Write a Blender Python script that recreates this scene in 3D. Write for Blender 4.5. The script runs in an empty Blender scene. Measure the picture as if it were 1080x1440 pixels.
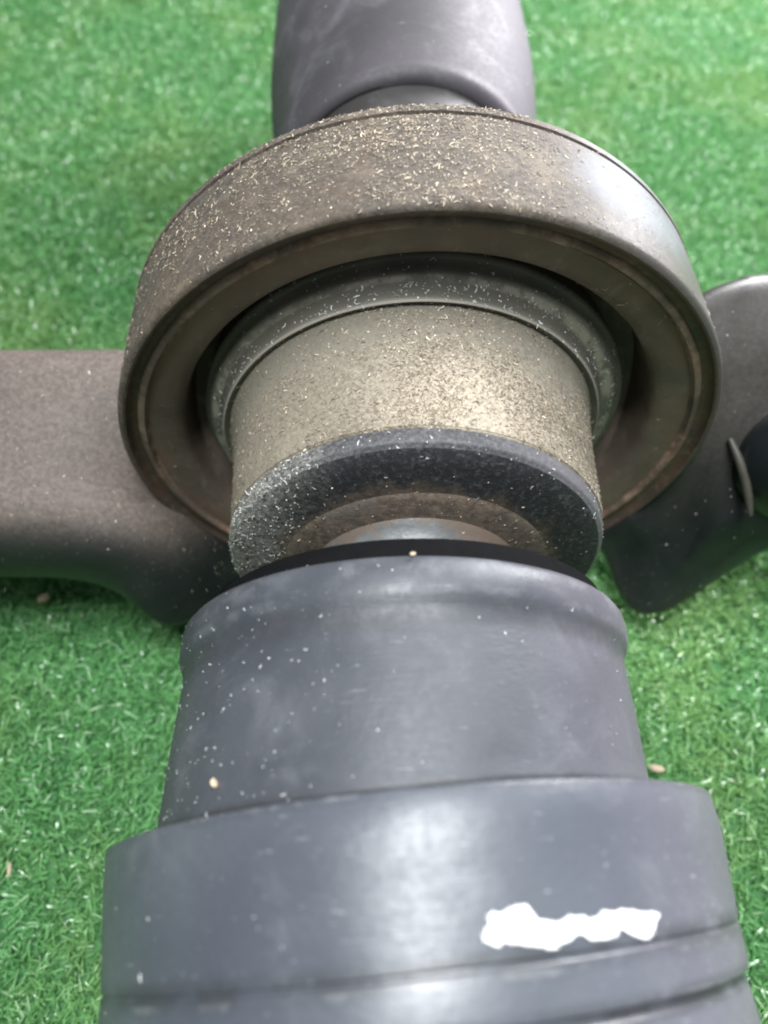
import bpy, math, random
import numpy as np
from mathutils import Matrix, Vector, noise

random.seed(7)
rng = np.random.default_rng(11)
scene = bpy.context.scene
COL = scene.collection
S = 0.08            # one modelling unit (the outer radius of the bearing ring) is 8 cm
GZ = 1.0            # the ring's centre stands one unit above the backing of the turf


def W(v):
    v = np.asarray(v, dtype=float)
    return (v + np.array([0, 0, GZ])) * S


# ------------------------------------------------------------------ camera
cam_d = bpy.data.cameras.new('camera')
cam = bpy.data.objects.new('camera', cam_d)
COL.objects.link(cam)
scene.camera = cam
_f, _c = 1038.45, np.array([-0.25139, -1.50846, 2.08303])
_pit, _yaw, _rol = 1.01751, 0.09559, 0.07023
_fw = np.array([math.sin(_yaw) * math.cos(_pit), math.cos(_yaw) * math.cos(_pit), -math.sin(_pit)])
_rt = np.array([math.cos(_yaw), -math.sin(_yaw), 0.0])
_up = np.cross(_rt, _fw)
_r2 = math.cos(_rol) * _rt + math.sin(_rol) * _up
_u2 = -math.sin(_rol) * _rt + math.cos(_rol) * _up
m = Matrix([[_r2[i], _u2[i], -_fw[i], 0] for i in range(3)] + [[0, 0, 0, 1]])
m.translation = Vector(W(_c))
cam.matrix_world = m
cam_d.sensor_fit = 'VERTICAL'
cam_d.sensor_height = 36.0
cam_d.lens = _f / 1440 * 36.0
cam_d.clip_start = 0.01
cam_d.clip_end = 50
cam_d.dof.use_dof = True
cam_d.dof.focus_distance = 2.0 * S
cam_d.dof.aperture_fstop = 10.0

# ------------------------------------------------------------------ light
world = bpy.data.worlds.new('World')
scene.world = world
world.use_nodes = True
world.node_tree.nodes['Background'].inputs[0].default_value = (0.92, 0.96, 1.0, 1)
world.node_tree.nodes['Background'].inputs[1].default_value = 0.22


def area(name, loc, target, size, power, color, sy=None):
    d = bpy.data.lights.new(name, 'AREA')
    d.energy = power
    d.color = color
    d.shape = 'RECTANGLE'
    d.size = size * S
    d.size_y = (sy or size) * S
    o = bpy.data.objects.new(name, d)
    COL.objects.link(o)
    o.location = Vector(W(loc))
    o.rotation_euler = (Vector(W(target)) - o.location).to_track_quat('-Z', 'Y').to_euler()
    return o


area('ceiling_lamp', (-0.25, -1.0, 12), (0, -0.6, 0), 3.2, 21.0, (0.95, 0.98, 1.0), 7.0)
area('window_light', (7.5, 9.0, 5.0), (0, 1.0, 0), 6, 27.0, (0.98, 0.97, 1.0), 5.0)

scene.view_settings.view_transform = 'Standard'
scene.view_settings.look = 'None'
scene.view_settings.exposure = 0.0
scene.view_settings.gamma = 1.0
scene.cycles.filter_width = 2.0


# ------------------------------------------------------------------ materials
class NT:
    def __init__(self, name):
        self.m = bpy.data.materials.new(name)
        self.m.use_nodes = True
        self.t = self.m.node_tree
        self.b = self.t.nodes['Principled BSDF']
        tc = self.t.nodes.new('ShaderNodeTexCoord')
        mp = self.t.nodes.new('ShaderNodeMapping')
        mp.inputs['Scale'].default_value = (1 / S,) * 3
        self.t.links.new(tc.outputs['Object'], mp.inputs[0])
        self.co = mp.outputs[0]

    def L(self, a, b):
        self.t.links.new(a, b)

    def setv(self, inp, v):
        if hasattr(v, 'is_output') or isinstance(v, bpy.types.NodeSocket):
            self.L(v, inp)
        else:
            inp.default_value = v

    def noise(self, scale, detail=4, rough=0.55, dist=0.0, stretch=None, kind='n'):
        co = self.co
        if stretch:
            mp = self.t.nodes.new('ShaderNodeMapping')
            mp.inputs['Scale'].default_value = stretch
            self.L(co, mp.inputs[0])
            co = mp.outputs[0]
        if kind == 'v':
            n = self.t.nodes.new('ShaderNodeTexVoronoi')
            n.inputs['Scale'].default_value = scale
            self.L(co, n.inputs['Vector'])
            return n.outputs['Distance']
        n = self.t.nodes.new('ShaderNodeTexNoise')
        n.inputs['Scale'].default_value = scale
        n.inputs['Detail'].default_value = detail
        n.inputs['Roughness'].default_value = rough
        n.inputs['Distortion'].default_value = dist
        self.L(co, n.inputs['Vector'])
        return n.outputs['Fac']

    def ramp(self, fac, stops):
        r = self.t.nodes.new('ShaderNodeValToRGB')
        self.L(fac, r.inputs[0])
        el = r.color_ramp.elements
        while len(el) > 1:
            el.remove(el[-1])
        for i, (p, c) in enumerate(stops):
            e = el[0] if i == 0 else el.new(p)
            e.position = p
            if isinstance(c, (int, float)):
                c = (c, c, c)
            e.color = (*c, 1)
        return r.outputs[0]

    def mix(self, fac, a, b, blend='MIX'):
        n = self.t.nodes.new('ShaderNodeMix')
        n.data_type = 'RGBA'
        n.blend_type = blend
        self.setv(n.inputs[0], fac)
        for i, v in ((6, a), (7, b)):
            if isinstance(v, tuple):
                v = (*v, 1) if len(v) == 3 else v
            self.setv(n.inputs[i], v)
        return n.outputs[2]

    def math(self, op, a, b=0.0, clamp=False):
        n = self.t.nodes.new('ShaderNodeMath')
        n.operation = op
        n.use_clamp = clamp
        self.setv(n.inputs[0], a)
        self.setv(n.inputs[1], b)
        return n.outputs[0]

    def xyz(self):
        n = self.t.nodes.new('ShaderNodeSeparateXYZ')
        self.L(self.co, n.inputs[0])
        return n.outputs

    def rng(self, v, a, b, c=0.0, d=1.0, smooth=True):
        n = self.t.nodes.new('ShaderNodeMapRange')
        n.interpolation_type = 'SMOOTHSTEP' if smooth else 'LINEAR'
        self.setv(n.inputs[0], v)
        for i, x in enumerate((a, b, c, d)):
            n.inputs[i + 1].default_value = x
        return n.outputs[0]

    def bump(self, h, strength=0.3, dist=0.0005, chain=None):
        n = self.t.nodes.new('ShaderNodeBump')
        n.inputs['Strength'].default_value = strength
        n.inputs['Distance'].default_value = dist
        self.L(h, n.inputs['Height'])
        if chain is not None:
            self.L(chain, n.inputs['Normal'])
        return n.outputs[0]

    def out(self, color=None, rough=None, normal=None, **kw):
        b = self.b
        if color is not None:
            self.setv(b.inputs['Base Color'], (*color, 1) if isinstance(color, tuple) else color)
        if rough is not None:
            self.setv(b.inputs['Roughness'], rough)
        if normal is not None:
            self.L(normal, b.inputs['Normal'])
        for k, v in kw.items():
            self.setv(b.inputs[k.replace('_', ' ')], v)
        return self.m


def speck_mask(n, scale, thr, width=0.02):
    """small round specks: voronoi distance under a threshold"""
    d = n.noise(scale, kind='v')
    return n.rng(d, thr, thr + width, 1.0, 0.0)


def rubber_mat(name, base, light, rough0, rough1, speck=0.35, tint=(0.19, 0.165, 0.2), grime=(), wear=(), scr=1.0):
    n = NT(name)
    big = n.noise(1.6, 3, 0.6)
    cloud = n.noise(5.0, 5, 0.62, 0.6)
    fine = n.noise(60, 4, 0.6)
    x, y, z = n.xyz()
    col = n.mix(n.rng(big, 0.35, 0.68), base, light)
    col = n.mix(n.math('MULTIPLY', n.rng(x, 0.05, 0.6), 0.55), col, tint)  # purplish window light on the right side, put into the colour
    col = n.mix(n.math('MULTIPLY', n.rng(cloud, 0.50, 0.80), 0.20), col, (0.30, 0.31, 0.33))
    col = n.mix(n.math('MULTIPLY', n.rng(fine, 0.4, 0.7), 0.10), col, (0.02, 0.02, 0.025))
    # fine pale scratches running along and across
    s1 = n.noise(9, 3, 0.6, 0.4, stretch=(1, 14, 14))
    sc = n.rng(s1, 0.66, 0.76)
    col = n.mix(n.math('MULTIPLY', sc, 0.22 * scr), col, (0.45, 0.46, 0.48))
    s2 = n.noise(4, 3, 0.6, 0.15, stretch=(1.6, 70, 8))
    sc2 = n.math('MULTIPLY', n.rng(s2, 0.66, 0.72), n.rng(n.noise(2.2, 2, 0.5), 0.50, 0.62))
    col = n.mix(n.math('MULTIPLY', sc2, 0.35 * scr), col, (0.40, 0.41, 0.43))
    sp = n.math('MULTIPLY', speck_mask(n, 34, 0.07, 0.04), n.rng(cloud, 0.40, 0.60))
    col = n.mix(n.math('MULTIPLY', sp, speck), col, (0.5, 0.5, 0.48))
    gat = n.t.nodes.new('ShaderNodeAttribute'); gat.attribute_name = 'axis_y'
    ay = gat.outputs['Fac']
    gn = n.noise(9, 5, 0.7)
    for (yc, hw, amt) in grime:
        band = n.math('MULTIPLY', n.rng(ay, yc - hw, yc - hw * 0.2), n.rng(ay, yc + hw, yc + hw * 0.2))
        band = n.math('MULTIPLY', band, n.math('MULTIPLY', n.rng(gn, 0.30, 0.62), amt))
        col = n.mix(band, col, (0.030, 0.030, 0.032))
    for (yc, hw, amt) in wear:
        band = n.math('MULTIPLY', n.rng(ay, yc - hw, yc), n.rng(ay, yc + hw, yc))
        band = n.math('MULTIPLY', band, n.math('MULTIPLY', n.rng(gn, 0.48, 0.62), amt))
        col = n.mix(band, col, (0.34, 0.35, 0.36))
    r = n.math('ADD', n.math('MULTIPLY', n.rng(cloud, 0.3, 0.7), rough1 - rough0), rough0)
    r = n.math('ADD', r, n.math('MULTIPLY', n.math('SUBTRACT', fine, 0.5), 0.25))
    bm = n.bump(fine, 0.12, 0.0003)
    bm = n.bump(cloud, 0.18, 0.0008, bm)
    bm = n.bump(s1, 0.10, 0.0004, bm)
    return n.out(col, r, bm, Specular_IOR_Level=0.5)


M = {}
M['boot'] = rubber_mat('boot_rubber', (0.045, 0.050, 0.060), (0.080, 0.085, 0.098), 0.42, 0.60, 0.08, grime=((-0.84, 0.05, 0.5), (-1.20, 0.03, 0.7)), wear=((-0.74, 0.04, 0.16), (-0.79, 0.02, 0.12)))
M['flange'] = rubber_mat('flange_plastic', (0.064, 0.072, 0.088), (0.092, 0.102, 0.118), 0.32, 0.42, 0.0, grime=((-1.485, 0.035, 0.6), (-1.575, 0.03, 0.8), (-1.232, 0.02, 0.4)), wear=((-1.233, 0.010, 0.25), (-1.50, 0.012, 0.22), (-1.565, 0.010, 0.22)), scr=1.8)
M['tube'] = rubber_mat('tube_paint', (0.040, 0.038, 0.042), (0.064, 0.058, 0.066), 0.60, 0.72, 0.12, (0.14, 0.12, 0.15))

M['neck'] = rubber_mat('neck_dark_paint', (0.022, 0.020, 0.020), (0.040, 0.036, 0.034), 0.5, 0.65, 0.15, (0.04, 0.035, 0.035))

# dusty ring drum
n = NT('ring_dusty_steel')
big = n.noise(2.2, 4, 0.6, 0.5)
grit = n.noise(45, 6, 0.75)
grit2 = n.noise(110, 4, 0.7)
x, y, z = n.xyz()
powder = n.noise(7, 6, 0.72, 0.5)
clean = n.math('MULTIPLY', n.rng(n.math('ADD', x, n.math('MULTIPLY', big, 0.3)), 0.36, 0.74), n.rng(z, 0.35, 0.65))
col = n.mix(n.rng(grit, 0.35, 0.7), (0.058, 0.049, 0.041), (0.115, 0.099, 0.083))
col = n.mix(n.rng(big, 0.45, 0.75), col, (0.105, 0.074, 0.052))
col = n.mix(n.math('MULTIPLY', n.rng(grit2, 0.52, 0.72), 0.5), col, (0.25, 0.215, 0.165))
col = n.mix(n.math('MULTIPLY', n.rng(powder, 0.50, 0.66), 0.45), col, (0.20, 0.165, 0.125))
col = n.mix(n.math('MULTIPLY', clean, 0.75), col, (0.095, 0.087, 0.084))
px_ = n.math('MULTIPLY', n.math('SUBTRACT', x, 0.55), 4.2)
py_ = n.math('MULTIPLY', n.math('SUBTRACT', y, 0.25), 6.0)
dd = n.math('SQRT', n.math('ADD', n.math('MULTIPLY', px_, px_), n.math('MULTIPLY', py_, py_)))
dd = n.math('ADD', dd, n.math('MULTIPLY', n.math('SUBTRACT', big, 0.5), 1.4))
sheen_patch = n.math('MULTIPLY', n.rng(dd, 1.1, 0.3), n.rng(z, 0.4, 0.6))
col = n.mix(n.math('MULTIPLY', sheen_patch, 0.7), col, (0.17, 0.185, 0.215))  # bluish sheen of the drum's highlight, painted into the colour
rr = n.math('SUBTRACT', 0.74, n.math('MULTIPLY', clean, n.math('ADD', 0.16, n.math('MULTIPLY', n.rng(n.noise(3.0, 3, 0.5), 0.40, 0.62), 0.22))))
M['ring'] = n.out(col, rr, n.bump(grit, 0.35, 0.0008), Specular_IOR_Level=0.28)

# rusty rim of the ring
n = NT('ring_rim_rust')
big = n.noise(3, 4, 0.6)
f = n.noise(30, 5, 0.65)
col = n.mix(n.rng(big, 0.4, 0.65), (0.062, 0.046, 0.037), (0.105, 0.062, 0.043))
col = n.mix(n.math('MULTIPLY', n.rng(f, 0.5, 0.75), 0.5), col, (0.22, 0.17, 0.12))
M['rim'] = n.out(col, 0.5, n.bump(f, 0.25, 0.0006))
n = NT('rust_line')
f = n.noise(24, 5, 0.7)
b2 = n.noise(2.0, 2)
col = n.mix(n.rng(f, 0.35, 0.7), (0.20, 0.115, 0.080), (0.40, 0.28, 0.215))
col = n.mix(n.rng(b2, 0.4, 0.6), col, (0.20, 0.155, 0.115))
col = n.mix(n.math('MULTIPLY', n.rng(n.noise(4.5, 5, 0.7), 0.44, 0.58), 0.75), col, (0.085, 0.066, 0.052))
M['rust'] = n.out(col, 0.7, n.bump(f, 0.4, 0.0008))

# olive grey rubber web
n = NT('web_rubber')
big = n.noise(2.5, 4, 0.6, 0.8)
f = n.noise(40, 5, 0.65)
sw = n.noise(7, 4, 0.6, 1.6, stretch=(1, 1, 0.5))
col = n.mix(n.rng(big, 0.35, 0.7), (0.120, 0.092, 0.074), (0.185, 0.140, 0.110))
col = n.mix(n.math('MULTIPLY', n.rng(sw, 0.54, 0.70), 0.5), col, (0.27, 0.235, 0.195))
col = n.mix(n.math('MULTIPLY', n.rng(f, 0.55, 0.75), 0.35), col, (0.20, 0.18, 0.14))
gr = n.t.nodes.new('ShaderNodeAttribute'); gr.attribute_name = 'ring_r'
st = n.math('ADD', gr.outputs['Fac'], n.math('MULTIPLY', n.math('SUBTRACT', n.noise(5, 5, 0.7, 0.5), 0.5), 0.16))
col = n.mix(n.math('MULTIPLY', n.rng(st, 0.855, 0.91), 0.6), col, (0.17, 0.105, 0.075))
col = n.mix(n.math('MULTIPLY', n.rng(n.noise(3.2, 4, 0.65), 0.48, 0.66), 0.35), col, (0.06, 0.056, 0.046))
M['web'] = n.out(col, 0.62, n.bump(f, 0.22, 0.0006))

n = NT('gap_shade_rubber')
f = n.noise(30, 4, 0.6)
M['dark'] = n.out(n.mix(f, (0.004, 0.004, 0.0045), (0.008, 0.008, 0.009)), 0.9, n.bump(f, 0.2, 0.0006), Specular_IOR_Level=0.06)  # near-black: shade of the gap inside the boot put into the colour

# hub disc: grey rubber with pale dust on its bead
n = NT('hub_disc_rubber')
big = n.noise(3.0, 4, 0.6, 0.8)
f = n.noise(75, 3, 0.5)
geo = n.t.nodes.new('ShaderNodeAttribute'); geo.attribute_name = 'ring_r'
rad = geo.outputs['Fac']
bead = n.math('MULTIPLY', n.rng(rad, 0.640, 0.662), n.rng(rad, 0.700, 0.674))
x, y, z = n.xyz()
col = n.mix(n.rng(big, 0.35, 0.7), (0.115, 0.112, 0.092), (0.17, 0.160, 0.128))
dust = n.math('MULTIPLY', n.math('MULTIPLY', bead, n.rng(z, 0.05, 0.35)), n.rng(n.noise(14, 5, 0.7), 0.42, 0.60))
col = n.mix(n.math('MULTIPLY', dust, 0.75), col, (0.36, 0.33, 0.27))
line = n.math('MULTIPLY', n.rng(rad, 0.6255, 0.6285), n.rng(rad, 0.6355, 0.632))
col = n.mix(n.math('MULTIPLY', line, 0.7), col, (0.34, 0.315, 0.26))
groove = n.math('MULTIPLY', n.rng(rad, 0.633, 0.638), n.rng(rad, 0.652, 0.645))
col = n.mix(n.math('MULTIPLY', groove, 0.5), col, (0.07, 0.066, 0.052))
M['disc'] = n.out(col, 0.66, n.bump(f, 0.12, 0.0005))

# sleeve: beige metal dust cake
n = NT('sleeve_dust_cake')
big = n.noise(2.3, 4, 0.6, 0.6)
mid = n.noise(12, 5, 0.7, 0.8)
f = n.noise(85, 6, 0.8)
x, y, z = n.xyz()
col = n.mix(n.rng(f, 0.34, 0.66), (0.120, 0.103, 0.080), (0.35, 0.305, 0.24))
col = n.mix(n.math('MULTIPLY', n.rng(mid, 0.46, 0.66), 0.4), col, (0.42, 0.37, 0.29))
px_ = n.math('MULTIPLY', n.math('SUBTRACT', x, 0.07), 2.6)
py_ = n.math('MULTIPLY', n.math('ADD', y, 0.27), 3.6)
dd = n.math('SQRT', n.math('ADD', n.math('MULTIPLY', px_, px_), n.math('MULTIPLY', py_, py_)))
dd = n.math('ADD', dd, n.math('MULTIPLY', n.math('SUBTRACT', big, 0.5), 0.9))
lit_patch = n.math('MULTIPLY', n.rng(dd, 0.95, 0.10), 0.85)
col = n.mix(n.math('MULTIPLY', lit_patch, n.rng(f, 0.30, 0.62)), col, (0.60, 0.52, 0.41))  # bright lit spot right of centre, painted into the dust colour
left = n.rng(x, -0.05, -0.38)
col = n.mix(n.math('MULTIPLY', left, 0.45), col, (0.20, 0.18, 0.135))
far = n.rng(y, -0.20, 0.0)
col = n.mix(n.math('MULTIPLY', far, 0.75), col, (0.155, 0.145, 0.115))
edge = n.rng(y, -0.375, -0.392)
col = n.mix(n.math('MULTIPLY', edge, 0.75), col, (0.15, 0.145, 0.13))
M['sleeve'] = n.out(col, 0.85, n.bump(f, 0.5, 0.0008), Specular_IOR_Level=0.3)

# black granular seal
n = NT('seal_grit_black')
f = n.noise(62, 6, 0.85)
g = n.noise(45, 3, 0.7)
x, y, z = n.xyz()
big = n.noise(4, 3, 0.6, 0.5)
col = n.mix(n.rng(f, 0.48, 0.72), (0.022, 0.023, 0.026), (0.14, 0.142, 0.148))
pale = n.math('MULTIPLY', n.rng(n.math('ADD', x, n.math('MULTIPLY', big, 0.25)), -0.14, -0.38), n.rng(f, 0.35, 0.6))
pale = n.math('MULTIPLY', pale, n.rng(z, -0.1, 0.1))
col = n.mix(n.math('MULTIPLY', pale, 0.8), col, (0.36, 0.35, 0.31))
gr = n.t.nodes.new('ShaderNodeAttribute'); gr.attribute_name = 'ring_r'
st = n.math('ADD', gr.outputs['Fac'], n.math('MULTIPLY', n.math('SUBTRACT', n.noise(7, 5, 0.7, 0.6), 0.5), 0.22))
col = n.mix(n.math('MULTIPLY', n.rng(st, 0.455, 0.40), 0.85), col, n.mix(n.rng(g, 0.35, 0.65), (0.085, 0.065, 0.048), (0.17, 0.13, 0.095)))
M['seal'] = n.out(col, 0.62, n.bump(f, 0.7, 0.001), Specular_IOR_Level=0.4)
n = NT('seal_outer_band')
f = n.noise(80, 5, 0.75)
x, y, z = n.xyz()
big = n.noise(4, 3, 0.6, 0.5)
col = n.mix(n.rng(f, 0.4, 0.7), (0.045, 0.045, 0.050), (0.13, 0.13, 0.135))
col = n.mix(n.math('MULTIPLY', n.rng(x, 0.05, 0.40), 0.6), col, (0.17, 0.16, 0.175))
pale = n.math('MULTIPLY', n.rng(n.math('ADD', x, n.math('MULTIPLY', big, 0.3)), -0.10, -0.36), n.rng(f, 0.35, 0.6))
col = n.mix(n.math('MULTIPLY', pale, 0.7), col, (0.40, 0.385, 0.33))
M['sealband'] = n.out(col, 0.5, n.bump(f, 0.35, 0.0007))

n = NT('rust_collar')
f = n.noise(40, 5, 0.75)
big = n.noise(5, 3, 0.6)
x, y, z = n.xyz()
col = n.mix(n.rng(f, 0.35, 0.7), (0.075, 0.060, 0.048), (0.19, 0.145, 0.105))
col = n.mix(n.math('MULTIPLY', n.rng(big, 0.45, 0.62), 0.6), col, (0.11, 0.10, 0.085))
M['collar'] = n.out(col, 0.7, n.bump(f, 0.4, 0.0008))
n = NT('worn_steel')
f = n.noise(50, 4, 0.6)
big = n.noise(6, 3, 0.6, 0.5)
x, y, z = n.xyz()
col = n.mix(n.rng(big, 0.35, 0.65), (0.085, 0.095, 0.10), (0.15, 0.155, 0.155))
col = n.mix(n.math('MULTIPLY', n.rng(x, 0.0, 0.16), 0.75), col, (0.16, 0.115, 0.105))
gr = n.t.nodes.new('ShaderNodeAttribute'); gr.attribute_name = 'ring_r'
st = n.math('ADD', gr.outputs['Fac'], n.math('MULTIPLY', n.math('SUBTRACT', n.noise(8, 4, 0.7, 0.5), 0.5), 0.12))
col = n.mix(n.math('MULTIPLY', n.rng(st, 0.285, 0.312), 0.8), col, (0.13, 0.095, 0.07))
M['steel'] = n.out(col, 0.42, n.bump(f, 0.25, 0.0006))


# bracket: black paint under brown dust
n = NT('bracket_black_paint')
big = n.noise(1.8, 4, 0.6, 0.6)
f = n.noise(60, 5, 0.7)
g = n.noise(9, 4, 0.65, 0.3, stretch=(0.4, 2, 1))
geo = n.t.nodes.new('ShaderNodeAttribute'); geo.attribute_name = 'dusty'
du = geo.outputs['Fac']
paint = n.mix(n.rng(big, 0.35, 0.7), (0.010, 0.014, 0.013), (0.020, 0.024, 0.023))
dustc = n.mix(n.rng(f, 0.35, 0.68), (0.105, 0.083, 0.072), (0.180, 0.146, 0.125))
dustc = n.mix(n.math('MULTIPLY', n.rng(g, 0.5, 0.7), 0.35), dustc, (0.22, 0.185, 0.16))
dm = n.math('MULTIPLY', du, n.math('ADD', 0.72, n.math('MULTIPLY', n.rng(big, 0.3, 0.7), 0.28)))
col = n.mix(dm, paint, dustc)
sp = n.math('MULTIPLY', speck_mask(n, 30, 0.10, 0.05), n.rng(big, 0.4, 0.6))
col = n.mix(n.math('MULTIPLY', sp, 0.10), col, (0.45, 0.43, 0.38))
rr = n.math('ADD', 0.32, n.math('MULTIPLY', dm, 0.4))
M['bracket'] = n.out(col, rr, n.bump(f, 0.18, 0.0005), Specular_IOR_Level=0.32)

n = NT('white_marker_paint')
f = n.noise(20, 4, 0.6)
f2 = n.noise(55, 4, 0.7, stretch=(0.5, 1, 1))
col = n.mix(n.rng(f2, 0.60, 0.72), n.mix(f, (0.80, 0.82, 0.82), (0.90, 0.92, 0.91)), (0.60, 0.62, 0.64))
M['paint'] = n.out(col, 0.45, n.bump(f2, 0.35, 0.0006))


def island_mat(name, stops, rough, spec=0.5, trans=None):
    n = NT(name)
    g = n.t.nodes.new('ShaderNodeNewGeometry')
    col = n.ramp(g.outputs['Random Per Island'], stops)
    m_ = n.out(col, rough, None, Specular_IOR_Level=spec)
    return m_


M['fleck'] = island_mat('pale_metal_flecks', [(0, (0.16, 0.13, 0.095)), (0.65, (0.33, 0.275, 0.205)), (0.95, (0.52, 0.445, 0.34)), (1, (0.74, 0.66, 0.52))], 0.7, 0.25)
M['fleck_w'] = island_mat('white_dust_grains', [(0, (0.30, 0.30, 0.29)), (0.6, (0.5, 0.5, 0.48)), (1, (0.8, 0.8, 0.78))], 0.5)
M['chip'] = island_mat('wood_chip', [(0, (0.34, 0.27, 0.18)), (1, (0.44, 0.36, 0.25))], 0.7)

# turf blades: glossy plastic, slightly translucent
n = NT('turf_blade_plastic')
g = n.t.nodes.new('ShaderNodeNewGeometry')
col = n.ramp(g.outputs['Random Per Island'],
             [(0, (0.092, 0.275, 0.092)), (0.5, (0.140, 0.370, 0.130)), (0.92, (0.20, 0.45, 0.18)), (1, (0.46, 0.66, 0.42))])
big = n.noise(1.1, 3, 0.6)
col = n.mix(n.math('MULTIPLY', n.rng(big, 0.4, 0.7), 0.55), col, (0.27, 0.43, 0.15))
n.out(col, 0.24, None, Specular_IOR_Level=0.7)
tr = n.t.nodes.new('ShaderNodeBsdfTranslucent')
n.L(col, tr.inputs[0])
mx = n.t.nodes.new('ShaderNodeMixShader')
mx.inputs[0].default_value = 0.28
n.L(n.b.outputs[0], mx.inputs[1]); n.L(tr.outputs[0], mx.inputs[2])
n.L(mx.outputs[0], n.t.nodes['Material Output'].inputs[0])
M['blade'] = n.m
n = NT('turf_backing')
f = n.noise(25, 4)
M['backing'] = n.out(n.mix(f, (0.030, 0.12, 0.034), (0.05, 0.16, 0.05)), 0.8)


# ------------------------------------------------------------------ mesh helpers
def mesh_obj(name, verts, faces, mat, parent=None, smooth=True, sharp=40, kind=None, attrs=None, raw=False):
    me = bpy.data.meshes.new(name)
    v = W(verts) if not raw else np.asarray(verts)
    me.from_pydata([tuple(a) for a in v], [], faces)
    if attrs:
        for k, vals in attrs.items():
            a = me.attributes.new(k, 'FLOAT', 'POINT')
            a.data.foreach_set('value', np.asarray(vals, dtype=np.float32))
    me.materials.append(mat)
    if smooth:
        me.shade_smooth()
        if sharp:
            me.set_sharp_from_angle(angle=math.radians(sharp))
    me.update()
    o = bpy.data.objects.new(name, me)
    COL.objects.link(o)
    if parent:
        o.parent = parent
    if kind:
        o['kind'] = kind
    return o


# centre line of the jointed shaft: y, x, z, yaw, pitch
KEYS = np.array([
    (-3.0, 0.10, 0.04, -0.10, -0.07),
    (-1.60, -0.086, 0.054, -0.070, 0.040),
    (-1.484, -0.087, 0.054, -0.070, 0.051),
    (-1.256, -0.097, 0.056, -0.052, 0.018),
    (-1.18, -0.111, 0.053, -0.053, 0.06),
    (-0.72, -0.093, 0.057, 0.012, 0.068),
    (-0.52, -0.05, 0.053, 0.02, -0.03),
    (-0.397, -0.037, 0.051, 0.033, -0.066),
    (0.006, -0.030, 0.055, -0.024, 0.004),
    (1.05, 0.000, 0.096, -0.028, -0.043),
    (1.6, 0.030, 0.105, -0.028, 0.0),
    (4.0, 0.050, 0.14, -0.028, 0.0)])[::-1]
_ky = KEYS[::-1, 0]


def frame(y):
    v = [float(np.interp(y, _ky, KEYS[::-1, i])) for i in range(1, 5)]
    return v


def shaft_pt(y, r, phi, fr=None):
    ox, oz, ya, pi_ = frame(y) if fr is None else fr
    s = np.array([math.cos(ya), -math.sin(ya), 0.0])
    ax = np.array([math.sin(ya) * math.cos(pi_), math.cos(ya) * math.cos(pi_), math.sin(pi_)])
    nn = np.cross(s, ax)
    return np.array([ox, y, oz]) + r * (math.cos(phi) * s + math.sin(phi) * nn)


def ring_pt(y, r, phi, fr=None):
    return np.array([r * math.cos(phi), y, r * math.sin(phi)])


def refine(prof, maxd=0.04):
    out = [prof[0]]
    for a, b in zip(prof[:-1], prof[1:]):
        k = max(1, int(math.hypot(b[0] - a[0], b[1] - a[1]) / maxd))
        for i in range(1, k + 1):
            out.append((a[0] + (b[0] - a[0]) * i / k, a[1] + (b[1] - a[1]) * i / k))
    return out


def lathe(name, prof, mat, parent, pt=shaft_pt, seg=192, closed=False, sharp=45, fn=None, kind=None):
    """prof: (y, r) points from the far side to the near side, or fn(phi) -> list"""
    P_ = refine(prof) if fn is None else None
    verts, rad, pyy = [], [], []
    for k in range(seg):
        phi = 2 * math.pi * k / seg
        pr = P_ if fn is None else fn(phi)
        for (y, r) in pr:
            verts.append(pt(y, r, phi)); rad.append(r); pyy.append(y)
    m_ = len(pr)
    faces = []
    for k in range(seg):
        k2 = (k + 1) % seg
        for i in range(m_ - 1 if not closed else m_):
            j = (i + 1) % m_
            faces.append((k * m_ + i, k2 * m_ + i, k2 * m_ + j, k * m_ + j))
    return mesh_obj(name, verts, faces, mat, parent, sharp=sharp, attrs={'ring_r': rad, 'axis_y': pyy}, kind=kind)


def arc(cy, cr, rad, a0, a1, k=6):
    return [(cy + rad * math.cos(math.radians(a0 + (a1 - a0) * i / k)), cr + rad * math.sin(math.radians(a0 + (a1 - a0) * i / k))) for i in range(k + 1)]


# ------------------------------------------------------------------ the thing
shaft = bpy.data.objects.new('drive_shaft', None)
COL.objects.link(shaft)
shaft.empty_display_size = 0.05
shaft['label'] = 'dusty black drive shaft with its round centre bearing ring and bracket lying on green turf'
shaft['category'] = 'drive shaft'

# far tube behind the ring
tube = lathe('shaft_tube', [(4.0, 0.60), (3.0, 0.612), (2.6, 0.622)] + [(2.3, 0.625), (2.1, 0.623), (1.95, 0.617), (1.82, 0.608), (1.7, 0.596), (1.6, 0.584), (1.5, 0.573), (1.42, 0.563), (1.37, 0.556), (1.33, 0.546)]
             + arc(1.290, 0.500, 0.046, 70, 185, 9) + [(1.250, 0.490)], M['tube'], shaft)
lathe('shaft_neck', [(1.40, 0.50), (1.22, 0.492), (1.18, 0.486), (0.35, 0.48)], M['neck'], shaft)

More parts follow.
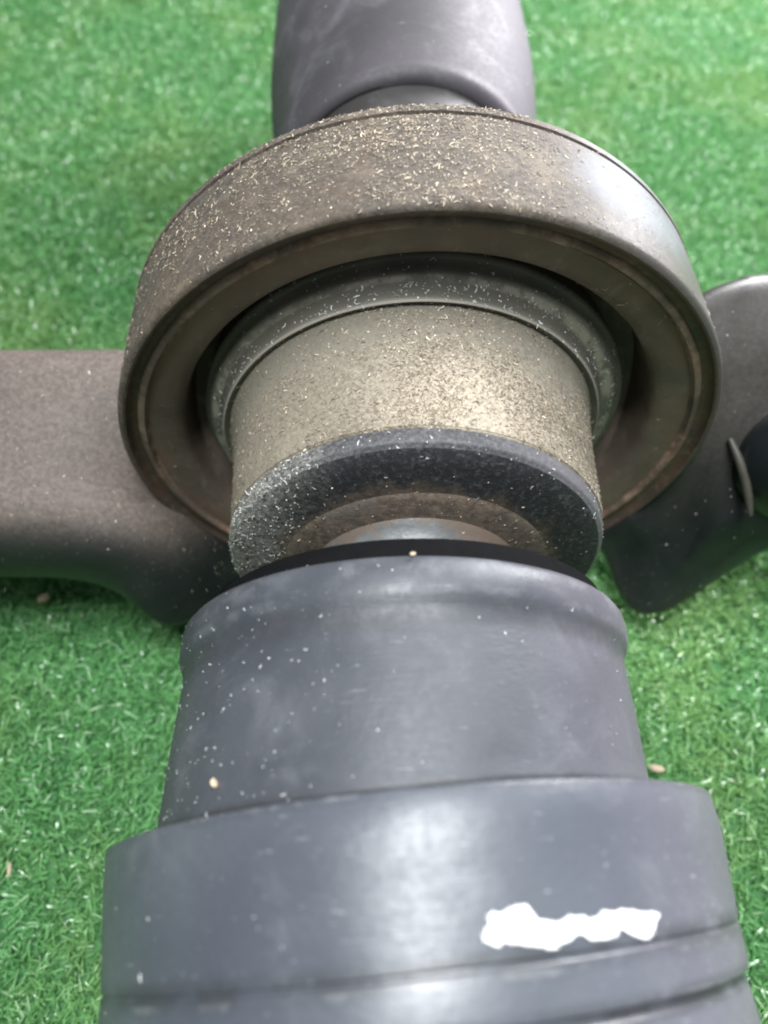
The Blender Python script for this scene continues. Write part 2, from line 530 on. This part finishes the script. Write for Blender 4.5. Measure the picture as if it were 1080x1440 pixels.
# bearing housing ring
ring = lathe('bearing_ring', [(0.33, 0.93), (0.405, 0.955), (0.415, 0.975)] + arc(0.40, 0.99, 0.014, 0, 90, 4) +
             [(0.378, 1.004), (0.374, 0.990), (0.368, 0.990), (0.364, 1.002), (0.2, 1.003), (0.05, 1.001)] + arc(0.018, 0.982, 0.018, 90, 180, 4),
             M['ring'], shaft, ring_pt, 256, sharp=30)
lathe('ring_rim', [(0.0, 0.982), (0.002, 0.975), (0.02, 0.968), (0.028, 0.95), (0.03, 0.943), (0.045, 0.940)], M['rim'], ring, ring_pt, 256)
lathe('rust_seam', [(0.046, 0.942)] + arc(0.040, 0.926, 0.019, 60, 200, 6) + [(0.036, 0.915), (0.045, 0.905)], M['rust'], ring, ring_pt, 256)


def sst(a, b, x):
    t = min(1, max(0, (x - a) / (b - a)))
    return t * t * (3 - 2 * t)


def web_prof(phi):
    up = sst(-0.45, 0.25, math.sin(phi + 0.05))
    dep = 0.02 + 0.15 * up
    return [(0.040, 0.908), (0.042, 0.89), (0.047, 0.865), (0.056, 0.835), (0.066, 0.812), (0.082, 0.800), (0.10, 0.796),
            (0.10 + dep * 0.5, 0.79), (0.10 + dep, 0.78), (0.11 + dep, 0.75), (0.11 + dep, 0.70), (0.12 + dep, 0.60)]


lathe('rubber_web', None, M['web'], ring, ring_pt, 256, fn=web_prof, sharp=50)


# hub disc, slightly off the ring's centre
def disc_pt(y, r, phi, fr=None):
    k = min(1.0, max(0.0, (0.72 - r) / 0.075))
    return np.array([-0.010 - 0.02 * k + r * math.cos(phi), y, 0.004 + 0.049 * k + r * math.sin(phi)])


lathe('hub_disc', [(0.36, 0.70), (0.20, 0.722)] + arc(0.165, 0.712, 0.018, 60, 180, 5) + [(0.125, 0.700), (0.098, 0.690), (0.090, 0.675), (0.088, 0.662), (0.082, 0.648),
                   (0.060, 0.638), (0.040, 0.636), (0.028, 0.634), (0.022, 0.629), (0.026, 0.622), (0.034, 0.612), (0.05, 0.58)], M['disc'], shaft, disc_pt, 256, sharp=60)

# dusty sleeve, seal, collar, steel hub
lathe('bearing_sleeve', [(0.06, 0.612), (0.02, 0.606), (-0.04, 0.595), (-0.12, 0.584), (-0.37, 0.575), (-0.392, 0.572)] + arc(-0.385, 0.560, 0.012, 90, 180, 3) + [(-0.39, 0.54)], M['sleeve'], shaft, seg=256)
seal = lathe('seal_ring', [(-0.385, 0.556), (-0.397, 0.562), (-0.402, 0.571), (-0.422, 0.570)] + arc(-0.428, 0.557, 0.012, 90, 160, 4) + [(-0.444, 0.556)], M['sealband'], shaft, seg=256)
lathe('seal_face', [(-0.440, 0.560), (-0.447, 0.552), (-0.457, 0.50), (-0.466, 0.42), (-0.468, 0.40), (-0.44, 0.38)], M['seal'], seal, seg=256)
lathe('rust_collar', [(-0.455, 0.42), (-0.470, 0.40), (-0.477, 0.375), (-0.483, 0.345), (-0.488, 0.315), (-0.47, 0.30)], M['collar'], shaft)
lathe('steel_hub', [(-0.46, 0.325), (-0.487, 0.318), (-0.50, 0.300), (-0.53, 0.285), (-0.56, 0.275), (-0.70, 0.262), (-0.9, 0.262)], M['steel'], shaft)

# boot
lathe('rubber_boot', [(-0.72, 0.555), (-0.708, 0.575), (-0.705, 0.592), (-0.711, 0.608), (-0.724, 0.617), (-0.75, 0.621), (-0.785, 0.620), (-0.803, 0.615), (-0.817, 0.608), (-0.836, 0.602),
                      (-0.87, 0.602), (-1.0, 0.608), (-1.18, 0.613), (-1.203, 0.613), (-1.208, 0.607), (-1.209, 0.56)], M['boot'], shaft, seg=256, sharp=0)
lathe('inner_lip', [(-0.80, 0.30), (-0.70, 0.50), (-0.665, 0.552), (-0.658, 0.562), (-0.680, 0.574), (-0.712, 0.578), (-0.73, 0.56)], M['dark'], shaft)
# flange
lathe('joint_flange', [(-1.222, 0.54), (-1.224, 0.62), (-1.226, 0.70)] + arc(-1.235, 0.720, 0.008, 10, 90, 4) + [(-1.30, 0.728), (-1.45, 0.714), (-1.478, 0.711), (-1.482, 0.707), (-1.487, 0.707), (-1.491, 0.710),
                      (-1.55, 0.709), (-1.567, 0.706), (-1.573, 0.694), (-1.582, 0.692), (-1.59, 0.697), (-2.1, 0.69), (-2.6, 0.69), (-2.62, 0.5)], M['flange'], shaft, seg=256, sharp=30)


# ------------------------------------------------------------------ bracket arms of the bearing
def catmull(pts, n_):
    pts = [np.asarray(p, float) for p in pts]
    d = [0.0]
    for a, b in zip(pts[:-1], pts[1:]):
        d.append(d[-1] + max(1e-6, np.linalg.norm(b - a)) ** 0.5)
    out = []
    for k in range(n_):
        u = d[-1] * k / (n_ - 1)
        i = min(len(pts) - 2, max(j for j in range(len(pts)) if d[j] <= u + 1e-9))
        p0 = pts[i - 1] if i > 0 else 2 * pts[i] - pts[i + 1]
        p3 = pts[i + 2] if i + 2 < len(pts) else 2 * pts[i + 1] - pts[i]
        t = (u - d[i]) / (d[i + 1] - d[i])
        p1, p2 = pts[i], pts[i + 1]
        out.append(0.5 * ((2 * p1) + (p2 - p0) * t + (2 * p0 - 5 * p1 + 4 * p2 - p3) * t * t + (3 * p1 - p0 - 3 * p2 + p3) * t ** 3))
    return out


def rp(deg, y, r=0.985):
    a = math.radians(deg)
    return (r * math.cos(a), y, r * math.sin(a))


def sheet(name, rows, dust, parent, nu=56, nv=72, thick=0.035):
    """rows run from the ring outwards; they are ordered from the back edge round the bend to the underside"""
    cur = [[np.append(p, dust[j] * 0.05) for p in catmull(r, nu)] for j, r in enumerate(rows)]
    grid = [catmull([cur[j][i] for j in range(len(rows))], nv) for i in range(nu)]
    verts, att = [], []
    for i in range(nu):
        for k in range(nv):
            verts.append(grid[i][k][:3]); att.append(min(1, max(0, grid[i][k][3] / 0.05)))
    faces = [(i * nv + k, i * nv + k + 1, (i + 1) * nv + k + 1, (i + 1) * nv + k) for i in range(nu - 1) for k in range(nv - 1)]
    o = mesh_obj(name, verts, faces, M['bracket'], parent, sharp=0, attrs={'dusty': att})
    md = o.modifiers.new('thickness', 'SOLIDIFY')
    md.thickness = thick * S
    md.offset = 0
    return o


LX, RX = np.array([-1.6, 0.03, -0.04]), np.array([1.6, 0.03, 0.10])


def ext(pts, dv):
    last = np.array(pts[-1], float)
    return list(pts) + [tuple(last + dv * 0.5), tuple(last + dv)]


left_rows = [
    ext([(-0.96, 0.46, -0.08), (-1.1, 0.48, -0.05), (-1.5, 0.48, -0.05)], LX),
    ext([(-0.97, 0.39, 0.05), (-1.082, 0.415, 0.05), (-1.2, 0.415, 0.05), (-1.499, 0.415, 0.05)], LX),
    ext([rp(186, 0.20), (-1.2, 0.20, -0.03), (-1.481, 0.20, -0.02)], LX),
    ext([rp(198, 0.04), (-1.144, 0.02, -0.15), (-1.458, 0.0, -0.09)], LX),
    ext([rp(208, 0.012), (-0.96, -0.072, -0.30), (-1.173, -0.10, -0.18), (-1.454, -0.108, -0.14)], LX),
    ext([rp(217, 0.012), (-0.918, -0.160, -0.43), (-1.126, -0.185, -0.27), (-1.476, -0.180, -0.23)], LX),
    ext([rp(224, 0.006), (-0.93, -0.235, -0.57), (-1.14, -0.220, -0.40), (-1.304, -0.212, -0.35), (-1.556, -0.208, -0.34)], LX),
    ext([rp(230, 0.006), (-0.94, -0.288, -0.72), (-1.146, -0.22, -0.55), (-1.304, -0.197, -0.48), (-1.556, -0.199, -0.45)], LX),
    ext([rp(231, 0.05), (-0.94, -0.24, -0.77), (-1.146, -0.17, -0.60), (-1.304, -0.15, -0.53), (-1.556, -0.15, -0.50)], LX),
]
bl = sheet('bracket_arm', left_rows, [0.8, 0.95, 1.0, 1.0, 0.9, 0.15, 0.0, 0.0, 0.0], shaft)
right_rows = [
    ext([(0.93, 0.42, 0.12), (1.05, 0.56, 0.14), (1.28, 0.62, 0.14)], RX),
    ext([(0.93, 0.40, 0.28), (1.049, 0.479, 0.30), (1.165, 0.524, 0.31), (1.279, 0.551, 0.31)], RX),
    ext([(0.90, 0.30, 0.22), (1.07, 0.38, 0.28), (1.244, 0.42, 0.30)], RX),
    ext([(0.90, 0.20, 0.10), (1.09, 0.23, 0.17), (1.261, 0.25, 0.20)], RX),
    ext([(0.90, 0.12, -0.10), (1.06, 0.08, -0.03), (1.254, 0.09, 0.05)], RX),
    ext([rp(-22, 0.05), (1.05, -0.00, -0.27), (1.24, -0.043, -0.12)], RX),
    ext([rp(-27, 0.008), (0.99, -0.062, -0.48), (1.10, -0.125, -0.40), (1.25, -0.127, -0.24)], RX),
    ext([rp(-33, 0.006), (0.915, -0.06, -0.63), (0.96, -0.17, -0.68), (1.06, -0.20, -0.62), (1.22, -0.17, -0.45), (1.389, -0.155, -0.33)], RX),
    ext([rp(-36, 0.006), (0.885, -0.06, -0.69), (0.935, -0.18, -0.76), (1.0, -0.242, -0.79), (1.08, -0.258, -0.755), (1.154, -0.235, -0.70), (1.255, -0.19, -0.62), (1.345, -0.159, -0.5), (1.416, -0.139, -0.42)], RX),
    ext([rp(-36, 0.05), (0.885, -0.01, -0.72), (0.935, -0.13, -0.80), (1.0, -0.19, -0.835), (1.08, -0.20, -0.80), (1.154, -0.18, -0.745), (1.255, -0.135, -0.665), (1.345, -0.10, -0.545), (1.416, -0.08, -0.465)], RX),
]
br = sheet('bracket_arm', right_rows, [0.15, 0.2, 0.25, 0.28, 0.25, 0.10, 0.0, 0.0, 0.06, 0.0], shaft)
br['label'] = 'darker glossy bracket arm with a rounded boss'


def blob(name, c, rad, mat, parent, nu=40, nv=24, rot=0.0):
    verts, faces = [], []
    for j in range(nv + 1):
        th = math.pi * j / nv
        for i in range(nu):
            a = 2 * math.pi * i / nu
            d = np.array([rad[0] * math.sin(th) * math.cos(a), rad[1] * math.sin(th) * math.sin(a), rad[2] * math.cos(th)])
            d = np.array([d[0] * math.cos(rot) - d[1] * math.sin(rot), d[0] * math.sin(rot) + d[1] * math.cos(rot), d[2]])
            verts.append(np.array(c) + d)
    for j in range(nv):
        for i in range(nu):
            i2 = (i + 1) % nu
            faces.append((j * nu + i, (j + 1) * nu + i, (j + 1) * nu + i2, j * nu + i2))
    return mesh_obj(name, verts, faces, mat, parent, sharp=0)


def tube_path(name, pts, r, mat, parent, n_=24, k=10):
    c = catmull(pts, n_)
    verts, faces = [], []
    for i, p in enumerate(c):
        t = c[min(i + 1, n_ - 1)] - c[max(i - 1, 0)]
        t /= np.linalg.norm(t)
        a = np.cross(t, [0, 0, 1.0]); a /= np.linalg.norm(a)
        b = np.cross(t, a)
        rr_ = r * (0.25 + 0.75 * math.sin(math.pi * min(1, max(0, (i + 0.5) / n_))) ** 0.4)
        for q in range(k):
            th = 2 * math.pi * q / k
            verts.append(p + rr_ * (math.cos(th) * a + math.sin(th) * b))
    for i in range(n_ - 1):
        for q in range(k):
            q2 = (q + 1) % k
            faces.append((i * k + q, i * k + q2, (i + 1) * k + q2, (i + 1) * k + q))
    return mesh_obj(name, verts, faces, mat, parent, sharp=0)


n = NT('crease_olive_grey')
f = n.noise(20, 4, 0.6)
M['crease'] = n.out(n.mix(f, (0.028, 0.027, 0.021), (0.060, 0.055, 0.043)), 0.55, n.bump(f, 0.2, 0.0005))
n = NT('boss_black_gloss')
f = n.noise(10, 4, 0.6)
M['boss'] = n.out(n.mix(f, (0.006, 0.008, 0.009), (0.014, 0.017, 0.018)), 0.28, n.bump(f, 0.1, 0.0005), Specular_IOR_Level=0.35)
blob('boss', (1.42, 0.00, -0.06), (0.27, 0.19, 0.30), M['boss'], br)
tube_path('crease_highlight_strip', [(1.118, 0.050, 0.022), (1.150, -0.030, -0.018), (1.178, -0.095, -0.070), (1.205, -0.170, -0.145)], 0.017, M['crease'], br)  # strip added along the crease to stand for its edge highlight

# ------------------------------------------------------------------ white marker stroke on the flange
OUT = [(-1.452, 1.515), (-1.444, 1.515), (-1.432, 1.5), (-1.42, 1.5), (-1.42, 1.48), (-1.414, 1.435), (-1.412, 1.41), (-1.422, 1.4), (-1.432, 1.39), (-1.44, 1.345), (-1.434, 1.31), (-1.436, 1.27), (-1.442, 1.26), (-1.44, 1.245), (-1.434, 1.225), (-1.434, 1.16), (-1.44, 1.105), (-1.444, 1.045), (-1.462, 1.065), (-1.472, 1.08), (-1.476, 1.11), (-1.468, 1.145), (-1.458, 1.175), (-1.466, 1.19), (-1.47, 1.235), (-1.466, 1.265), (-1.458, 1.28), (-1.456, 1.3), (-1.464, 1.32), (-1.47, 1.36), (-1.47, 1.37), (-1.464, 1.41), (-1.456, 1.465), (-1.458, 1.49)]


def inside(x, y, poly):
    c = False
    j = len(poly) - 1
    for i in range(len(poly)):
        (yi, xi), (yj, xj) = poly[i], poly[j]
        if ((yi > y) != (yj > y)) and (x < (xj - xi) * (y - yi) / (yj - yi) + xi):
            c = not c
        j = i
    return c


NA, NB = 60, 420
a0, a1, b0, b1 = -1.49, -1.40, 1.02, 1.54
verts, faces, idx = [], [], {}
for i in range(NA):
    for j in range(NB):
        y = a0 + (a1 - a0) * (i + .5) / NA
        ph = b0 + (b1 - b0) * (j + .5) / NB
        wob = noise.noise((y * 60, ph * 40, 0)) * 0.003 + noise.noise((y * 260, ph * 190, 5)) * 0.0035
        if inside(ph + wob * 1.6, y + wob, OUT):
            q = []
            for di, dj in ((0, 0), (1, 0), (1, 1), (0, 1)):
                key = (i + di, j + dj)
                if key not in idx:
                    yy = a0 + (a1 - a0) * key[0] / NA; pp = b0 + (b1 - b0) * key[1] / NB
                    idx[key] = len(verts)
                    rr_ = 0.728 - 0.014 * ((-1.30 - yy) / 0.15) if yy > -1.45 else 0.714 - 0.003 * (-1.45 - yy) / 0.028
                    verts.append(shaft_pt(yy, rr_ + 0.0022 + 0.0012 * noise.noise((yy * 50, pp * 30, 3)), pp))
                q.append(idx[key])
            faces.append(tuple(q))
fl = next(o for o in COL.objects if o.name == 'joint_flange')
mesh_obj('paint_mark', verts, faces, M['paint'], fl, sharp=0)


# ------------------------------------------------------------------ loose metal dust: thousands of tiny real flecks
def ribbons(P0, D, N, Lg, Wd, curl, lift):
    """three cross sections per fleck -> 2 quads"""
    B = np.cross(N, D)
    verts = np.empty((len(P0), 6, 3))
    for s_, t in enumerate((-0.5, 0.0, 0.5)):
        c = P0 + D * (Lg * t)[:, None] + B * (curl * Lg * (t * t * 4 - 0.5))[:, None] + N * (0.0012 + lift * Lg * (t + 0.5))[:, None]
        w_ = Wd * (1.0 if s_ == 1 else 0.55)
        verts[:, s_ * 2] = c - B * w_[:, None] / 2
        verts[:, s_ * 2 + 1] = c + B * w_[:, None] / 2 + N * (w_ * 0.35)[:, None]
    k = np.arange(len(P0))[:, None] * 6
    faces = np.concatenate([k + np.array([0, 1, 3, 2]), k + np.array([2, 3, 5, 4])], 0)
    return verts.reshape(-1, 3), faces


def fast_mesh(name, verts, faces, mat, parent=None, kind=None, smooth=False):
    me = bpy.data.meshes.new(name)
    nv_, nf = len(verts), len(faces)
    me.vertices.add(nv_); me.vertices.foreach_set('co', np.asarray(W(verts), np.float32).ravel())
    me.loops.add(nf * 4); me.loops.foreach_set('vertex_index', np.asarray(faces, np.int32).ravel())
    me.polygons.add(nf)
    me.polygons.foreach_set('loop_start', np.arange(nf, dtype=np.int32) * 4)
    me.polygons.foreach_set('use_smooth', np.full(nf, smooth))
    me.materials.append(mat)
    me.update(calc_edges=True)
    o = bpy.data.objects.new(name, me)
    COL.objects.link(o)
    if parent: o.parent = parent
    if kind: o['kind'] = kind
    return o


def scatter(name, src, count, wfn, lrange, mat, flip=1.0, short=0.55, off=0.0, wmul=1.0, stand=0.04):
    me = src.data
    v = np.empty(len(me.vertices) * 3); me.vertices.foreach_get('co', v)
    v = v.reshape(-1, 3) / S - np.array([0, 0, GZ])
    f = np.array([list(p.vertices) for p in me.polygons if len(p.vertices) == 4])
    a, b, c, d = (v[f[:, i]] for i in range(4))
    cen = (a + b + c + d) / 4
    nn = np.cross(c - a, d - b)
    ar = np.linalg.norm(nn, axis=1) / 2 + 1e-12
    nn = nn / (2 * ar[:, None]) * flip
    w_ = ar * np.array([max(0.0, wfn(cc, n_)) for cc, n_ in zip(cen, nn)])
    pick = rng.choice(len(f), size=count, p=w_ / w_.sum())
    u1, u2 = rng.random((count, 1)), rng.random((count, 1))
    P0 = (a[pick] * (1 - u1) + b[pick] * u1) * (1 - u2) + (d[pick] * (1 - u1) + c[pick] * u1) * u2
    N = nn[pick]
    R_ = rng.normal(size=(count, 3))
    D = np.cross(N, R_); D /= np.linalg.norm(D, axis=1)[:, None]
    Lg = lrange[0] + (lrange[1] - lrange[0]) * rng.random(count) ** 2.6
    grain = rng.random(count) < short
    Lg = np.where(grain, lrange[0] * (0.5 + 0.4 * rng.random(count)), Lg)
    Wd = np.where(grain, Lg * 0.8, 0.0022 + 0.0020 * rng.random(count)) * wmul
    curl = rng.normal(size=count) * 0.25
    lift = np.where(rng.random(count) < stand, rng.random(count) * 0.9, np.abs(rng.normal(size=count)) * 0.12)
    vv, ff = ribbons(P0 + N * off, D, N, Lg, Wd, curl, lift)
    return fast_mesh(name, vv, ff, mat, src, 'stuff')


byname = {o.name: o for o in COL.objects}


def nz(c, k, seed=0.0):
    return noise.noise((c[0] * k + seed, c[1] * k, c[2] * k))


def w_ring(c, n_):
    if n_[2] < 0.05 or abs(n_[1]) > 0.7: return 0
    x = c[0]
    w1 = 0.16 + 1.3 * math.exp(-((x + 0.05) / 0.38) ** 2) * (0.6 + 0.4 * c[1] / 0.4)
    w1 += 0.7 * math.exp(-((x + 0.62) / 0.25) ** 2) * (0.25 + 0.8 * c[1] / 0.4)
    if x > 0.38: w1 *= 0.25
    return w1 * max(0.1, 0.8 + 1.4 * nz(c, 5))


def w_sleeve(c, n_):
    if n_[2] < -0.1: return 0
    return max(0.05, (0.35 + 1.2 * math.exp(-((c[0] - 0.10) / 0.30) ** 2)) * (1.0 if c[1] < -0.08 else 0.45) * (0.8 + 1.5 * nz(c, 6, 9)))


def w_seal(c, n_):
    return 0.25 + 4.0 * sst(-0.25, -0.5, c[0]) * (1 if n_[1] < -0.5 else 0.8)


FL = 1.0
scatter('metal_dust', byname['bearing_ring'], 6500, w_ring, (0.005, 0.017), M['fleck'], FL)
scatter('metal_dust', byname['bearing_sleeve'], 8500, w_sleeve, (0.005, 0.017), M['fleck'], FL)
scatter('metal_dust', byname['hub_disc'], 900, lambda c, n_: (1.0 if 0.64 < math.hypot(c[0], c[2]) < 0.70 else 0.25) * (n_[1] < 0) * max(0.05, 0.4 + c[2]), (0.006, 0.020), M['fleck_w'], FL)
scatter('metal_dust', byname['rubber_web'], 420, lambda c, n_: (n_[1] < -0.3) * max(0.02, 0.3 + 2 * nz(c, 4)) * (0.6 if c[2] < 0 else 0.3), (0.006, 0.026), M['fleck'], FL)
scatter('metal_dust', byname['seal_face'], 900, w_seal, (0.006, 0.018), M['fleck_w'], FL)
scatter('metal_dust', byname['seal_ring'], 900, w_seal, (0.006, 0.022), M['fleck_w'], FL, stand=0.2)
scatter('metal_dust', byname['rust_collar'], 160, lambda c, n_: 1.0 if n_[2] > 0 else 0, (0.006, 0.014), M['fleck'], FL)
scatter('metal_dust', byname['steel_hub'], 60, lambda c, n_: 1.0 if n_[2] > 0 else 0, (0.006, 0.014), M['fleck'], FL)
scatter('metal_dust', bl, 1000, lambda c, n_: max(0, 0.5 + 1.3 * nz(c, 4)) * (1.0 if c[1] > -0.13 else 0.12), (0.004, 0.015), M['fleck'], -FL, off=0.018, short=0.45)
scatter('metal_dust', br, 150, lambda c, n_: max(0.05, 0.5 + 1.3 * nz(c, 4)), (0.005, 0.012), M['fleck_w'], FL, off=0.018, short=0.6)
scatter('metal_dust', byname['rubber_boot'], 330, lambda c, n_: (n_[2] > 0) * (0.15 + 2.6 * sst(-0.1, -0.6, c[0]) + 1.0 * max(0, nz(c, 3))), (0.005, 0.013), M['fleck_w'], FL, short=0.7)
scatter('metal_dust', byname['joint_flange'], 28, lambda c, n_: (n_[2] > 0) * (c[1] > -1.7) * (0.3 + 2 * sst(0.0, -0.6, c[0])), (0.006, 0.014), M['fleck_w'], FL, short=0.7)
scatter('metal_dust', byname['shaft_tube'], 50, lambda c, n_: (n_[2] > 0) * (c[1] < 2.2), (0.006, 0.014), M['fleck_w'], FL, short=0.8)

# ------------------------------------------------------------------ artificial turf
gverts = [(-60, -60, -1.0), (60, -60, -1.0), (60, 60, -1.0), (-60, 60, -1.0)]
ground = mesh_obj('ground', gverts, [(0, 1, 2, 3)], M['backing'], None, smooth=False, kind='structure')

px, py = [], []
row_dx, tuft_dy = 0.115, 0.062
xs = np.arange(-5.0, 5.6, row_dx)
for xx in xs:
    yy = np.arange(-2.6, 8.0, tuft_dy)
    px.append(np.full(len(yy), xx) + rng.normal(size=len(yy)) * 0.012)
    py.append(yy + rng.normal(size=len(yy)) * 0.012)
px, py = np.concatenate(px), np.concatenate(py)
keep = (np.abs(px - 0.2) < 2.6 + 0.42 * (py + 2.6))
px, py = px[keep], py[keep]
nb = np.where(py < 4.5, 48, 24)
tid = np.repeat(np.arange(len(px)), nb)
K = len(tid)
bx = px[tid] + rng.normal(size=K) * 0.033
by = py[tid] + rng.normal(size=K) * 0.020
ang = rng.random(K) * 2 * np.pi
lean = 0.35 + 1.1 * rng.random(K)
hh = 0.030 + 0.055 * rng.random(K)
wd = 0.006 + 0.0045 * rng.random(K)
dx, dy = np.cos(ang), np.sin(ang)
tw = rng.normal(size=K) * 0.9 + np.pi / 2
sx, sy = np.cos(ang + tw), np.sin(ang + tw)
V = np.empty((K, 8, 3))
for s_, t in enumerate((0.0, 0.4, 0.75, 1.0)):
    hor = hh * (lean * (t ** 1.3 - 0.35 * t ** 3)) * 1.1
    ver = hh * (t - 0.42 * lean * t * t)
    cx_, cy_, cz_ = bx + dx * hor, by + dy * hor, -1.0 + ver
    w_ = wd * (1.0, 1.0, 0.85, 0.45)[s_] / 2
    tz = 0.5 * w_ * rng.normal(size=K)
    V[:, s_ * 2] = np.stack([cx_ - sx * w_, cy_ - sy * w_, cz_ - tz], 1)
    V[:, s_ * 2 + 1] = np.stack([cx_ + sx * w_, cy_ + sy * w_, cz_ + tz], 1)
k = np.arange(K)[:, None] * 8
F = np.concatenate([k + np.array([0, 1, 3, 2]), k + np.array([2, 3, 5, 4]), k + np.array([4, 5, 7, 6])], 0)
turf = fast_mesh('artificial_turf', V.reshape(-1, 3), F, M['blade'], None, 'stuff', smooth=True)
turf['label'] = 'short bright green artificial turf under the drive shaft'
turf['category'] = 'turf'
print('turf blades', K)


# ------------------------------------------------------------------ crumbs
def crumb(c, size, rz, label, group=None, tilt=0.2):
    verts, faces = [], []
    r_ = random.Random(int(abs(c[0]) * 1000))
    nseg = 9
    for lay, (h, sc) in enumerate(((0.0, 0.85), (0.35, 1.0), (0.8, 0.9), (1.0, 0.6))):
        for i in range(nseg):
            a = 2 * math.pi * i / nseg
            q = 0.8 + 0.35 * r_.random()
            x, y = size[0] * sc * q * math.cos(a), size[1] * sc * q * math.sin(a)
            z = size[2] * (h + 0.15 * r_.random()) + tilt * x
            verts.append((c[0] + x * math.cos(rz) - y * math.sin(rz), c[1] + x * math.sin(rz) + y * math.cos(rz), c[2] + z))
    for l in range(3):
        for i in range(nseg):
            i2 = (i + 1) % nseg
            faces.append((l * nseg + i, l * nseg + i2, (l + 1) * nseg + i2, (l + 1) * nseg + i))
    faces.append(tuple(range(3 * nseg, 4 * nseg)))
    faces.append(tuple(reversed(range(nseg))))
    o = mesh_obj('wood_crumb', verts, faces, M['chip'], None, sharp=30)
    o['label'] = label
    o['category'] = 'crumb'
    o['group'] = 'pale crumbs lying about the shaft'
    return o


crumb((-1.578, -0.091, -0.915), (0.030, 0.020, 0.02), 0.3, 'tan crumb on the turf just below the left bracket arm')
crumb((0.968, -0.88, -0.915), (0.028, 0.014, 0.014), -0.3, 'tan crumb on the turf at the right edge of the boot')
crumb((-1.481, -1.164, -0.915), (0.009, 0.028, 0.014), 0.1, 'thin pale crumb on the turf at the lower left edge')
pb = shaft_pt(-1.135, 0.615, 2.32)
crumb(tuple(pb), (0.007, 0.011, 0.008), 0.4, 'small pale yellow crumb stuck on the left side of the rubber boot', tilt=-0.8)
pb = shaft_pt(-0.712, 0.619, 1.60)
crumb(tuple(pb), (0.007, 0.005, 0.005), 0.1, 'tiny tan crumb on the front lip of the rubber boot', tilt=0.0)
